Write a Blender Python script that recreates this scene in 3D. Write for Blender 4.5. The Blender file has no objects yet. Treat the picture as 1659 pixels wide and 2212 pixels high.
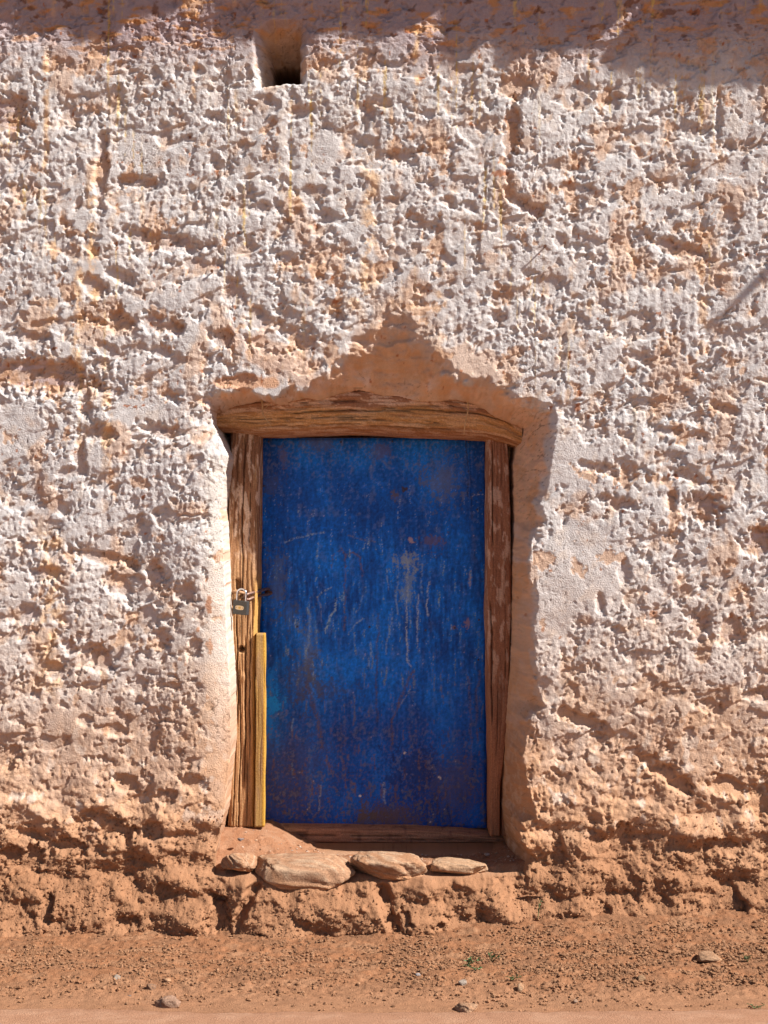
import bpy, bmesh, math, random
import numpy as np
from mathutils import Vector

random.seed(7)
rng = np.random.default_rng(11)
sc = bpy.context.scene
COL = sc.collection

# ------------------------------------------------------------------ camera, sky, sun, exposure
CZ, CD = 1.55, 5.0            # eye height and distance from the wall face (wall face = plane y 0)
F = 2800.0                    # focal length counted in pixels of a 1659 px wide picture
KS = 0.36                     # how much the sunlight goes into the wall per metre it goes down/left
cam = bpy.data.cameras.new('camera')
cam.sensor_fit = 'HORIZONTAL'; cam.sensor_width = 36.0
cam.lens = 36.0 * F / 1659.0
cam.clip_start = 0.05; cam.clip_end = 500
camo = bpy.data.objects.new('camera', cam); COL.objects.link(camo)
camo.location = (0, -CD, CZ); camo.rotation_euler = (math.radians(90), 0, 0)
sc.camera = camo

sun_dir = Vector((-1.0, KS, -1.0)).normalized()
elev = math.asin(-sun_dir.z)
w = bpy.data.worlds.new('World'); sc.world = w; w.use_nodes = True
nt = w.node_tree; nt.nodes.clear()
sky = nt.nodes.new('ShaderNodeTexSky'); sky.sky_type = 'NISHITA'; sky.sun_disc = False
sky.sun_elevation = elev
sky.sun_rotation = math.atan2(-sun_dir.x, -sun_dir.y)
sky.altitude = 2500; sky.dust_density = 1.0
bg = nt.nodes.new('ShaderNodeBackground'); bg.inputs['Strength'].default_value = 0.05
wo = nt.nodes.new('ShaderNodeOutputWorld')
nt.links.new(sky.outputs[0], bg.inputs[0]); nt.links.new(bg.outputs[0], wo.inputs[0])
sl = bpy.data.lights.new('sun', 'SUN'); sl.energy = 5.0; sl.angle = math.radians(0.53); sl.color = (1.0, 0.95, 0.89)
so = bpy.data.objects.new('sun', sl); COL.objects.link(so)
so.rotation_euler = sun_dir.to_track_quat('-Z', 'Y').to_euler()
sc.view_settings.view_transform = 'Standard'; sc.view_settings.look = 'None'
sc.view_settings.gamma = 1; sc.view_settings.use_curve_mapping = False
sc.view_settings.exposure = 0.92

# ------------------------------------------------------------------ numeric helpers
def _mk(seed):
    r = np.random.default_rng(seed)
    p = r.permutation(1024).astype(np.int32)
    a = r.random(1024) * 2 * np.pi
    return p, np.cos(a).astype(np.float32), np.sin(a).astype(np.float32)
_tab = {}
def pn(x, y, seed=0):
    """gradient noise, about -0.7..0.7"""
    if seed not in _tab: _tab[seed] = _mk(seed)
    p, gx, gy = _tab[seed]
    x = np.asarray(x, np.float32); y = np.asarray(y, np.float32)
    xf = np.floor(x); yf = np.floor(y)
    ix = xf.astype(np.int32); iy = yf.astype(np.int32)
    fx = x - xf; fy = y - yf
    u = fx*fx*fx*(fx*(fx*6-15)+10); v = fy*fy*fy*(fy*(fy*6-15)+10)
    def g(i, j, dx, dy):
        k = p[(p[(ix+i) & 1023] + iy + j) & 1023]
        return gx[k]*dx + gy[k]*dy
    a = g(0,0,fx,fy); b = g(1,0,fx-1,fy); c = g(0,1,fx,fy-1); d = g(1,1,fx-1,fy-1)
    return (a + u*(b-a)) + v*((c + u*(d-c)) - (a + u*(b-a)))
def fbm(x, y, seed=0, oct=4, gain=0.5):
    s = 0; a = 1.0; f = 1.0
    for i in range(oct):
        s = s + a*pn(x*f, y*f, seed+i); a *= gain; f *= 2.03
    return s
def worley(x, y, seed=0):
    r = np.random.default_rng(seed+900)
    p = r.permutation(1024).astype(np.int32)
    jx = r.random(1024).astype(np.float32); jy = r.random(1024).astype(np.float32)
    x = np.asarray(x, np.float32); y = np.asarray(y, np.float32)
    xf = np.floor(x); yf = np.floor(y); ix = xf.astype(np.int32); iy = yf.astype(np.int32)
    fx = x-xf; fy = y-yf
    d = np.full(x.shape, 9.0, np.float32)
    for i in (-1,0,1):
        for j in (-1,0,1):
            k = p[(p[(ix+i) & 1023] + iy + j) & 1023]
            dd = (i+jx[k]-fx)**2 + (j+jy[k]-fy)**2
            d = np.minimum(d, dd)
    return np.sqrt(d)
def ss(a, b, t):
    t = np.clip((t-a)/(b-a), 0, 1); return t*t*(3-2*t)
def lerp(a, b, m): return a + (b-a)*m
def mixc(c, col, m):
    return c + (np.array(col, np.float32)-c)*np.clip(m, 0, 1)[..., None]
def W(px, py, y=0.0):
    """place of a photo point (1659x2212 scale) at depth y"""
    return Vector(((px-829.5)/F*(CD+y), y, CZ + (1106-py)/F*(CD+y)))

# ------------------------------------------------------------------ materials
def nodes(name):
    m = bpy.data.materials.new(name); m.use_nodes = True
    return m, m.node_tree, m.node_tree.nodes['Principled BSDF']
def mat_attr(name, rough=0.9, noise_scale=220, noise_amt=0.12, bump=0.0015, bump_scale=260, stretch=(1,1,1), metallic=0, spec=0.3, rough_var=0.0):
    """colour from the surface's own colour layer, plus fine grain and relief"""
    m, t, b = nodes(name); L = t.links
    at = t.nodes.new('ShaderNodeAttribute'); at.attribute_name = 'Col'
    tc = t.nodes.new('ShaderNodeTexCoord'); mp = t.nodes.new('ShaderNodeMapping'); mp.inputs['Scale'].default_value = stretch
    L.new(tc.outputs['Object'], mp.inputs[0])
    n = t.nodes.new('ShaderNodeTexNoise'); n.inputs['Scale'].default_value = noise_scale; n.inputs['Detail'].default_value = 4; n.inputs['Roughness'].default_value = .65
    L.new(mp.outputs[0], n.inputs['Vector'])
    mr = t.nodes.new('ShaderNodeMapRange'); mr.inputs['From Min'].default_value = .3; mr.inputs['From Max'].default_value = .7
    mr.inputs['To Min'].default_value = 1-noise_amt; mr.inputs['To Max'].default_value = 1+noise_amt
    L.new(n.outputs['Fac'], mr.inputs['Value'])
    mx = t.nodes.new('ShaderNodeVectorMath'); mx.operation = 'SCALE'
    L.new(at.outputs['Color'], mx.inputs[0]); L.new(mr.outputs[0], mx.inputs['Scale'])
    L.new(mx.outputs[0], b.inputs['Base Color'])
    n2 = t.nodes.new('ShaderNodeTexNoise'); n2.inputs['Scale'].default_value = bump_scale; n2.inputs['Detail'].default_value = 5; n2.inputs['Roughness'].default_value = .6
    L.new(mp.outputs[0], n2.inputs['Vector'])
    bp = t.nodes.new('ShaderNodeBump'); bp.inputs['Distance'].default_value = bump; bp.inputs['Strength'].default_value = 1
    L.new(n2.outputs['Fac'], bp.inputs['Height']); L.new(bp.outputs[0], b.inputs['Normal'])
    b.inputs['Roughness'].default_value = rough; b.inputs['Metallic'].default_value = metallic
    b.inputs['Specular IOR Level'].default_value = spec
    if rough_var:
        r2 = t.nodes.new('ShaderNodeMapRange'); r2.inputs['To Min'].default_value = rough-rough_var; r2.inputs['To Max'].default_value = rough+rough_var
        n3 = t.nodes.new('ShaderNodeTexNoise'); n3.inputs['Scale'].default_value = 14; n3.inputs['Detail'].default_value = 6
        L.new(tc.outputs['Object'], n3.inputs['Vector']); L.new(n3.outputs['Fac'], r2.inputs['Value']); L.new(r2.outputs[0], b.inputs['Roughness'])
    return m
def mat_plain(name, col, col2=None, rough=.8, scale=60, metallic=0, bump=.0008, spec=.4):
    m, t, b = nodes(name); L = t.links
    col2 = col2 or tuple(c*.6 for c in col)
    tc = t.nodes.new('ShaderNodeTexCoord')
    n = t.nodes.new('ShaderNodeTexNoise'); n.inputs['Scale'].default_value = scale; n.inputs['Detail'].default_value = 6; n.inputs['Roughness'].default_value = .65
    L.new(tc.outputs['Object'], n.inputs['Vector'])
    r = t.nodes.new('ShaderNodeValToRGB'); r.color_ramp.elements[0].position = .35; r.color_ramp.elements[1].position = .62
    r.color_ramp.elements[0].color = (*col2, 1); r.color_ramp.elements[1].color = (*col, 1)
    L.new(n.outputs['Fac'], r.inputs[0]); L.new(r.outputs[0], b.inputs['Base Color'])
    bp = t.nodes.new('ShaderNodeBump'); bp.inputs['Distance'].default_value = bump
    L.new(n.outputs['Fac'], bp.inputs['Height']); L.new(bp.outputs[0], b.inputs['Normal'])
    b.inputs['Roughness'].default_value = rough; b.inputs['Metallic'].default_value = metallic; b.inputs['Specular IOR Level'].default_value = spec
    return m

M_wall = mat_attr('whitewashed_mud', .95, 240, .10, .0042, 190, spec=.15)
M_soil = mat_attr('dry_soil', .95, 200, .24, .005, 210, spec=.15)
M_wood = mat_attr('weathered_wood', .75, 160, .28, .0022, 200, spec=.3)
M_door = mat_attr('blue_door_paint', .58, 300, .16, .0004, 120, spec=.25, rough_var=.16)
M_stone = mat_attr('field_stone', .92, 150, .25, .004, 180, spec=.2)

# ------------------------------------------------------------------ mesh helpers
def mesh_np(name, V, Fc, C=None, mat=None, parent=None, smooth=True):
    me = bpy.data.meshes.new(name)
    V = np.ascontiguousarray(V, np.float32); Fc = np.ascontiguousarray(Fc, np.int32)
    k = Fc.shape[1]
    me.vertices.add(len(V)); me.vertices.foreach_set('co', V.ravel())
    me.loops.add(Fc.size); me.loops.foreach_set('vertex_index', Fc.ravel())
    me.polygons.add(len(Fc)); me.polygons.foreach_set('loop_start', np.arange(0, Fc.size, k, dtype=np.int32))
    me.update(calc_edges=True)
    me.polygons.foreach_set('use_smooth', np.full(len(Fc), smooth, dtype=bool))
    if C is not None:
        a = me.color_attributes.new('Col', 'FLOAT_COLOR', 'POINT')
        cc = np.ones((len(V), 4), np.float32); cc[:, :3] = np.clip(C, 0.002, .9)
        a.data.foreach_set('color', cc.ravel())
    if mat: me.materials.append(mat)
    o = bpy.data.objects.new(name, me); COL.objects.link(o)
    if parent: o.parent = parent
    return o
def grid_faces(n, m, flip=False):
    i = np.arange(n*m).reshape(n, m)
    q = np.stack([i[:-1, :-1], i[:-1, 1:], i[1:, 1:], i[1:, :-1]], -1).reshape(-1, 4)
    return q[:, ::-1] if flip else q
def grid_obj(name, P, C, mat, parent=None, flip=False, keep=None):
    n, m = P.shape[:2]
    fc = grid_faces(n, m, flip)
    if keep is not None: fc = fc[keep[:-1, :-1].ravel()]
    return mesh_np(name, P.reshape(-1, 3), fc, C.reshape(-1, 3), mat, parent)
def tag(o, label, cat, group=None, kind=None):
    if label: o['label'] = label
    if cat: o['category'] = cat
    if group: o['group'] = group
    if kind: o['kind'] = kind
    return o
def empty(name, loc, label, cat, group=None):
    o = bpy.data.objects.new(name, None); COL.objects.link(o); o.location = loc; o.empty_display_size = .1
    return tag(o, label, cat, group)
def settle(o, parent):
    """world-space mesh data under a moved parent"""
    o.parent = parent; o.location = -parent.location
    return o
def tube(name, pts, r, mat, parent=None, res=10, cap=True, C=None, sub=6):
    """round bar through points, radius number or list"""
    pts = [Vector(p) for p in pts]
    n = len(pts)
    rs = r if isinstance(r, (list, tuple)) else [r]*n
    # catmull-rom
    Q = []; R = []
    for i in range(n-1):
        p0 = pts[max(i-1, 0)]; p1 = pts[i]; p2 = pts[i+1]; p3 = pts[min(i+2, n-1)]
        for k in range(sub):
            t = k/sub
            Q.append(.5*((2*p1)+(-p0+p2)*t+(2*p0-5*p1+4*p2-p3)*t*t+(-p0+3*p1-3*p2+p3)*t**3)); R.append(lerp(rs[i], rs[i+1], t))
    Q.append(pts[-1]); R.append(rs[-1])
    V = []; up = Vector((0, 0, 1))
    T0 = (Q[1]-Q[0]).normalized()
    nrm = T0.orthogonal().normalized()
    for i, q in enumerate(Q):
        T = (Q[min(i+1, len(Q)-1)]-Q[max(i-1, 0)]).normalized()
        nrm = (nrm - T*nrm.dot(T)).normalized(); bn = T.cross(nrm)
        for k in range(res):
            a = 2*math.pi*k/res
            V.append(q + (nrm*math.cos(a)+bn*math.sin(a))*R[i])
    fc = []
    for i in range(len(Q)-1):
        for k in range(res):
            fc.append((i*res+k, i*res+(k+1) % res, (i+1)*res+(k+1) % res, (i+1)*res+k))
    if cap:
        fc.append(tuple(range(res))[::-1]); fc.append(tuple((len(Q)-1)*res+k for k in range(res)))
    me = bpy.data.meshes.new(name); me.from_pydata(V, [], fc); me.materials.append(mat)
    for p in me.polygons: p.use_smooth = True
    o = bpy.data.objects.new(name, me); COL.objects.link(o)
    if parent: settle(o, parent)
    return o

# ------------------------------------------------------------------ wall: axes of the surface sheet
def axis(segs):
    out = [segs[0][0]]
    for a, b, d in segs:
        n = max(1, int(round((b-a)/d)))
        out += list(a + (b-a)*(np.arange(1, n+1)/n))
    return np.array(out, np.float32)
def grow(a, b, d0, r=1.035, dmax=.05):
    out = []; x = a; d = d0; s = 1 if b > a else -1
    while (b-x)*s > 0:
        d = min(d*r, dmax); x += s*d; out.append(x)
    return out
xin = axis([(-1.58, -.64, .0042), (-.64, -.57, .0024), (-.57, .50, .0046), (.50, .60, .0030), (.60, 1.58, .0042)])
xs = np.array(list(reversed(grow(-1.58, -6.0, .0042))) + list(xin) + grow(1.58, 6.0, .0042), np.float32)
zs = np.array(list(axis([(-.12, .17, .0042), (.17, .23, .0026), (.23, 1.93, .0042), (1.93, 2.0, .0026), (2.0, 3.34, .0042), (3.34, 3.46, .0022), (3.46, 3.60, .0042)])) + grow(3.60, 4.3, .0045, 1.05, .03), np.float32)
X, Z = np.meshgrid(xs, zs)
PX = 829.5 + 560*X; PY = 1106 - 560*(Z-CZ)      # photo pixels of that point on the wall face

def curve(pts, t):
    a = np.array(pts, np.float32); return np.interp(t, a[:, 0], a[:, 1]).astype(np.float32)
jit = 5*pn(PX/18, PY/18, 61) + 2.5*pn(PX/7, PY/7, 62)
def eqx(p, d): return 829.5+(p-829.5)*(CD+d)/CD
def eqy(p, d): return 1106+(p-1106)*(CD+d)/CD
TOPOUT = [(380,858),(440,850),(520,842),(600,842),(660,836),(700,812),(745,745),(790,700),(830,655),(870,650),(905,690),(935,720),(955,770),(985,800),(1040,822),(1100,840),(1160,862),(1230,880)]
LINTOP = [(380,880),(470,892),(512,875),(543,871),(564,861),(606,875),(632,867),(658,860),(689,864),(736,851),(775,843),(796,846),(829,857),(853,855),(907,867),(954,867),(985,862),(1022,872),(1045,882),(1068,900),(1110,916),(1200,940)]
LEFT = [(800,462),(854,459),(919,470),(989,503),(1013,498),(1101,486),(1128,490),(1208,494),(1352,499),(1464,506),(1544,508),(1608,508),(1688,499),(1752,493),(1787,484),(1830,478),(1900,478)]
RIN = [(840,1112),(914,1118),(966,1114),(1007,1109),(1127,1111),(1250,1107),(1367,1105),(1427,1103),(1519,1095),(1659,1089),(1747,1085),(1807,1093),(1895,1105)]
ROUT = [(840,1190),(875,1204),(932,1204),(997,1193),(1053,1186),(1083,1170),(1127,1180),(1150,1157),(1194,1139),(1240,1141),(1295,1166),(1356,1155),(1438,1159),(1490,1165),(1527,1185),(1555,1147),(1635,1131),(1703,1143),(1759,1160),(1775,1131),(1803,1115),(1847,1160),(1879,1130),(1930,1125)]
def plunge(e): return np.clip(e, 0, None)*.055
# top (soffit of mud above the beam)
to = curve(TOPOUT, PX)+jit+38*fbm(PX/60, PY/60, 64, 3, .6)*ss(480, 600, PX)*ss(1150, 1050, PX); ti = eqy(curve(LINTOP, 829.5+(PX-829.5)/1.04), .20)+jit*.5
t = (PY-to)/np.maximum(ti-to, 8)
D_top = .20*np.clip(t, 0, 1)**1.65 + plunge(PY-ti) + .022*fbm(PX/60, PY/34, 63, 4, .6)*ss(0, .25, t)*ss(1.25, .9, t)
D_top = np.where(t > -.15, D_top, 0)
# right reveal
ri = eqx(curve(RIN, 1106+(PY-1106)/1.055), .28)+jit*.5; ro = np.maximum(curve(ROUT, PY), ri+22)+jit*1.3
t = (ro-PX)/(ro-ri)
D_right = .30*np.clip(t, 0, 1)**1.55 + plunge(ri-PX)
# left reveal
li = eqx(curve(LEFT, 1106+(PY-1106)/1.03), .16)+jit*.35
t = (PX-(li-62))/62
D_left = .022*np.clip(t, 0, 1)**2.2 + plunge(PX-li)*1.3
# bottom
D_bot = np.where(PY > 1881, 0, plunge(1881-PY)*1.6)
D_open = np.minimum(np.minimum(D_top, D_right), np.minimum(D_left, D_bot))
D_open = np.minimum(D_open, .72)
near_reveal = np.clip(np.maximum(ss(0, .05, D_open), 0), 0, 1)

# window niche
nx0, nx1, ny0, ny1 = 546, 662, 42, 186
ex = np.minimum(PX-(nx0+jit*1.5), (nx1+jit*1.2)-PX)
top_line = ny0+jit + 22*ss(600, 540, PX)
ey_t = PY-top_line; ey_b = (ny1+jit*1.2)-PY + 10*ss(620, 560, PX)
def lip(e, soft, dep): return dep*np.clip(e/soft, 0, 1)**1.6
Nx = lip(np.minimum(PX-(nx0+jit), 999), 36, .14)+plunge(PX-(nx0+36+jit)); Nr = lip((nx1+jit)-PX, 14, .05)+plunge((nx1-14+jit)-PX)
Nt = .21*np.clip(ey_t/66, 0, 1)+plunge(ey_t-66)*.7; Nb = lip(ey_b, 10, .03)+plunge(ey_b-10)
D_niche = np.clip(np.minimum(np.minimum(Nx, Nr), np.minimum(Nt, Nb)), 0, .45)
D_niche = np.where((ex > -2) & (ey_t > -2) & (ey_b > -2), D_niche, 0)

# ---- relief
# smooth patches: mask where the render was trowelled flat
def blob(cx, cy, rx, ry, ang=0, soft=.5, warp=.25):
    a = math.radians(ang); dx = PX-cx; dy = PY-cy
    u = (dx*math.cos(a)+dy*math.sin(a))/rx; v = (-dx*math.sin(a)+dy*math.cos(a))/ry
    d = np.sqrt(u*u+v*v)
    return d
wn1 = pn(PX/34, PY/34, 70); wn2 = pn(PX/13, PY/13, 71); wn3 = pn(PX/5.5, PY/5.5, 75)
wn4 = fbm(PX/9, PY/9, 77, 3, .6)
edge_n = .55*wn1+.35*wn2+.16*wn3
smooth = np.zeros_like(PX)
for cx, cy, rx, ry, a in [(1230,1000,75,55,0),(1260,1225,110,95,0),(1190,1330,60,60,0),(300,330,60,50,0),(30,930,60,70,0),(200,600,50,40,0),(300,880,60,40,0),(470,1500,34,330,0),(478,1150,24,130,0),(820,760,110,70,0),(560,830,90,22,0),(1180,960,35,120,0),(1000,790,60,40,10),(700,330,40,40,0),(140,1560,50,30,0)]:
    smooth = np.maximum(smooth, ss(1.25, .7, blob(cx, cy, rx, ry, a)+.35*wn1))
smooth = np.maximum(smooth, ss(.0, .05, D_open)*.66)
smooth = np.maximum(smooth, ss(.0, .03, D_niche)*.8)
rough_amp = 1-.82*smooth

base = ss(1600, 1830, PY + 50*pn(PX/120, PY/120, 5))      # 0 whitewashed wall, 1 earthen foot
low = .016*fbm(X/.62, Z/.62, 20, 3)
ca, sa = math.cos(math.radians(-24)), math.sin(math.radians(-24))
U = X*ca - Z*sa; Vv = X*sa + Z*ca
wx = .035*pn(X/.10, Z/.10, 21) + .012*pn(X/.035, Z/.035, 26); wz = .035*pn(X/.10+9, Z/.10, 22) + .012*pn(X/.035+4, Z/.035, 27)
fx_ = .010*pn(X/.020, Z/.020, 28); fz_ = .010*pn(X/.020+3, Z/.020, 29)
A = fbm((U+wx)/.24, (Vv+wz)/.12, 23, 4, .55)
hA = -.016*ss(-.17, -.23, A) + .010*A
zone = pn(X/.55, Z/.5, 36)
B = fbm((X+wx*.6+fx_)/.085, (Z+wz*.6+fz_)/.075, 30, 4, .6)
hB = -.0085*ss(-.17, -.23, B+.12*zone) + .009*B
B2 = fbm((X+fx_)/.034, (Z+fz_)/.036, 34, 3, .6)
hC = -.0050*ss(-.13, -.20, B2+.18*pn(X/.2, Z/.2, 37)) + .0042*B2
w1 = worley((X+fx_*.5)/.019, (Z+fz_*.5)/.021, 1)
hC = hC + .0030*(1-np.clip(w1*1.2, 0, 1)**2)*ss(-.25, .3, pn(X/.16, Z/.16, 40))
w2 = worley(X/.0115, Z/.0125, 2)
hD = .0018*(1-w2)*ss(-.3, .2, pn(X/.09, Z/.09, 41)) + .0015*pn(X/.008, Z/.009, 42)
drip = .003*pn(X/.022, Z/.30, 38)*ss(1500, 900, PY)*ss(-.1, .3, pn(X/.4, Z/.5, 39))
rid = .016*np.abs(fbm((X+fx_*.8)/.038, (Z+fz_*.8)/.046, 51, 3, .55)) + .007*np.abs(fbm((X+fx_*.4)/.017, (Z+fz_*.4)/.020, 56, 2, .6)) - .005
streak = .0022*pn((X+fx_*.3)/.011, Z/.09, 54)*ss(-.2, .3, pn(X/.3, Z/.45, 55))
relief = (hA*.60 + hB*.36*(.6+.7*ss(-.3,.3,zone)) + (hC*.16 + rid*.50)*(.45+.9*ss(-.25,.25,pn(X/.33,Z/.3,49))) + hD*.85 + drip*1.3 + streak)*rough_amp*.76 + low
# the foot: bigger eroded lumps
wl = worley((X+wx)/.16, (Z+wz*.8)/.10, 3); wl2 = worley((X+wx*.5)/.055, (Z+wz*.5)/.05, 4)
foot = .034*(1-np.clip(wl, 0, 1)**1.5) + .009*(1-np.clip(wl2, 0, 1)**1.5) + hC*.4 + hD*.9 + .045*fbm(X/.20, Z/.12, 45, 3) + .0075*fbm((X+fx_)/.07, (Z+fz_)/.06, 47, 4, .6) + .0045*fbm((X+fx_)/.024, (Z+fz_)/.020, 48, 3, .65) + .0026*pn(X/.0085, Z/.0085, 46)
foot = foot*(1-.8*smooth) + low
h = relief*(1-base*.75) + (foot-.02)*base

# hollows where the photograph has them: x, y, half width, half height, turn, depth(m)
HOL = [(75,812,135,42,2,.042),(20,250,42,55,10,.035),(218,370,15,95,3,.026),(285,390,46,14,3,.024),(345,520,95,22,8,.026),(470,205,22,28,0,.020),(430,155,13,13,0,.016),(462,252,28,14,0,.02),
(655,240,30,16,-10,.022),(792,250,20,28,0,.022),(860,333,50,14,-4,.026),(1104,290,19,88,3,.036),(1112,190,38,34,0,.026),(1324,222,24,22,0,.022),(1552,260,8,70,0,.014),(1125,437,56,17,32,.030),(1018,450,22,13,20,.02),
(968,440,20,12,20,.02),(1465,537,62,18,14,.030),(1409,345,14,10,0,.016),(1572,320,16,15,0,.02),(256,593,34,16,20,.024),(205,620,32,22,15,.028),(256,693,46,20,8,.028),(347,703,52,20,18,.028),(54,726,46,12,2,.024),
(240,758,36,16,25,.022),(345,760,34,12,12,.02),(474,732,26,22,0,.026),(508,634,26,38,-10,.022),(430,572,60,18,6,.024),(182,870,14,50,0,.024),(172,985,16,48,0,.026),(208,935,38,20,0,.026),(345,930,44,18,10,.028),(377,862,24,14,20,.02),(515,822,38,16,0,.02),
(150,1020,30,18,0,.02),(1523,1100,44,34,20,.036),(1487,1029,42,13,22,.026),(1638,1172,42,34,-10,.040),(1300,1012,48,13,10,.024),(1345,1090,46,15,18,.026),(1451,1078,14,22,0,.022),(1512,1345,26,34,15,.030),(1580,1367,34,34,20,.03),(1296,1298,9,28,-4,.022),
(1252,1553,64,17,24,.034),(1300,1600,20,30,30,.026),(1535,1527,38,16,12,.028),(1440,1672,72,20,36,.044),(1575,1700,60,24,20,.040),(1335,1810,30,36,20,.036),(1555,1822,48,18,12,.030),(1640,1500,32,16,0,.030),(1640,1730,36,36,30,.042),
(224,1205,70,15,12,.03),(256,1262,34,26,10,.026),(336,1235,22,34,-15,.028),(398,1278,24,26,10,.026),(205,1420,40,28,20,.028),(122,1450,26,20,0,.024),(150,1400,18,22,0,.024),(240,1576,34,12,10,.024),(182,1557,18,12,0,.02),(12,1640,34,28,0,.028),(272,1690,32,18,20,.028),(362,1720,22,18,0,.026),
(244,1782,58,24,24,.046),(418,1690,34,18,10,.024),(155,1822,34,18,5,.034),(48,1848,52,28,0,.036),(335,1792,18,26,0,.026),(370,1910,26,14,0,.030),(486,1962,26,36,-10,.050),(290,1970,28,20,20,.034),(120,1945,16,32,0,.028),
(1289,1962,16,36,0,.030),(1374,1985,26,18,10,.030),(1569,1940,28,34,0,.036),(994,1975,54,22,6,.040),(1354,1920,20,12,0,.020),(860,1958,26,22,0,.026),(1200,1830,16,40,0,.022),(1145,1745,24,40,0,.018),(1350,1240,16,24,0,.018),(1440,930,30,10,12,.02),(1560,880,34,12,20,.022),
(96,1240,40,16,5,.022),(60,1330,30,22,10,.022),(350,1380,22,22,0,.024),(300,1480,18,20,0,.02),(420,1400,16,22,0,.022),(1380,770,26,14,20,.02),(1290,560,16,14,0,.018),(1210,520,16,14,0,.018),(960,560,26,16,15,.018),(700,470,22,16,0,.018),(620,560,26,14,10,.02),(560,450,22,18,0,.018),(150,250,26,30,0,.02),(350,290,16,22,0,.018),(560,690,40,24,10,.022),(640,730,46,20,20,.024),(720,690,26,20,20,.02)]
hol = np.zeros_like(PX)
for cx, cy, rx, ry, a, dep in HOL:
    R = max(rx, ry)*1.9
    j0, j1 = np.searchsorted(xs, [(cx-R-829.5)/560, (cx+R-829.5)/560]); zc = CZ+(1106-cy)/560
    i0, i1 = np.searchsorted(zs, [zc-R/560, zc+R/560])
    s = np.s_[i0:i1, j0:j1]
    an = math.radians(a); dx = PX[s]-cx; dy = PY[s]-cy
    u = (dx*math.cos(an)+dy*math.sin(an))/rx; v = (-dx*math.sin(an)+dy*math.cos(an))/ry
    d = np.sqrt(u*u+v*v) + (1.25*edge_n[s]+.22*wn4[s])*min(1, 30/min(rx, ry))
    # steep edge towards the upper right, easy slope to the lower left
    hol[s] = np.maximum(hol[s], dep*.72*ss(1.18, .66, d)*(.78+.22*np.clip(u*.7-v*.7, -1, 1)))
relief_keep = 1-.55*ss(.004, .02, hol)
h = (h-low)*relief_keep + low - hol*(1-ss(.02, .08, D_open))

# scattered deep pocks, chips and little nodules
pk = worley((X+wx*.5)/.060, (Z+wz*.5)/.066, 8)
sel = ss(-.05, .25, pn(X/.24, Z/.2, 48))
h = h - .0075*ss(.34, .46, fbm((X+fx_)/.055, (Z+fz_)/.065, 57, 4, .62)+.12*sel)*rough_amp

# wall flares at the foot
flare = .035*ss(1620, 1800, PY) + .17*ss(1800, 2085, PY)**1.15
fo = flare + .052*ss(1866, 1895, PY)*ss(2080, 1960, PY)*ss(480, 540, PX)*ss(1130, 1060, PX)
# two big rounded lumps under the doorway with a gully between them
gul = np.abs(PX-(826+.35*(PY-1900)))/16
fo = fo - .05*ss(1.4, .3, gul+.5*wn2)*ss(1885, 1910, PY)*ss(2020, 1960, PY)
fo = fo - .045*ss(1, .4, np.abs(PX-(555-.5*(PY-1900)))/18+.4*wn2)*ss(1880, 1900, PY)*ss(1985, 1950, PY)
bulge = .03*ss(760, 560, PY)*0 + .02*np.exp(-((PX-430)/90)**2)*ss(900, 1000, PY)
h = h - .0022*ss(.38, .42, fbm((X+fx_)/.13, (Z+fz_)/.16, 160, 5, .6))*(PY < 1700)
Y = -(h + fo + bulge)
Y = np.where(D_open > .001, Y*(1-ss(.1, .4, D_open)) + D_open, Y)
Y = Y + D_niche
# cracks: thin dark splits in the smoother mud
def crackmask(scale, seed, wd):
    a = pn((X+wx*.4)/scale, (Z+wz*.4)/scale, seed); return ss(wd, 0, np.abs(a))*ss(.05, .25, pn(X/.25, Z/.25, seed+1))
ck = np.maximum(crackmask(.05, 80, .025), crackmask(.035, 84, .03))*np.maximum(smooth, ss(.008, .02, hol))
Y = Y + .003*ck

Xs = X - .014*ss(.03, .14, D_open)*ss(-.40, -.50, X)*ss(2.0, 1.9, Z)*ss(.1, .2, Z)
P = np.stack([Xs, Y, Z], -1)

# ---- colour of the wall: limewash, bare mud where it has worn or never reached, stains, painted shade
nL = fbm(X/.30, Z/.30, 100, 4); nM = fbm(X/.06, Z/.07, 104, 4); nS = pn(X/.012, Z/.012, 108)
C = np.zeros(X.shape+(3,), np.float32) + np.array((.585, .55, .53), np.float32)
C = mixc(C, (.55, .53, .52), ss(-.1, .35, nL)*.6)
C = mixc(C, (.60, .50, .41), ss(.08, .5, nM+.3*nL)*.42)
pit = ss(-.004, -.012, (hA*.6+hB+hC*.8)*rough_amp)           # pits browned: mud the wash missed, plus painted shade tone
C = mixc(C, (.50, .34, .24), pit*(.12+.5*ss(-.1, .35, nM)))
C = mixc(C, (.50, .29, .17), ss(.006, .022, hol)*(.62+.3*ss(-.2, .3, nM)))  # hollows: bare mud, with orange-brown and violet shade tone painted in
C = mixc(C, (.56, .50, .56), ss(.006, .022, hol)*ss(.1, .4, fbm(X/.09, Z/.03, 112, 3))*.45)
# mud showing through in worn zones
worn = ss(.22, .42, fbm(X/.20, Z/.24, 116, 4))
C = mixc(C, (.58, .36, .22), worn*.55)
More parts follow.
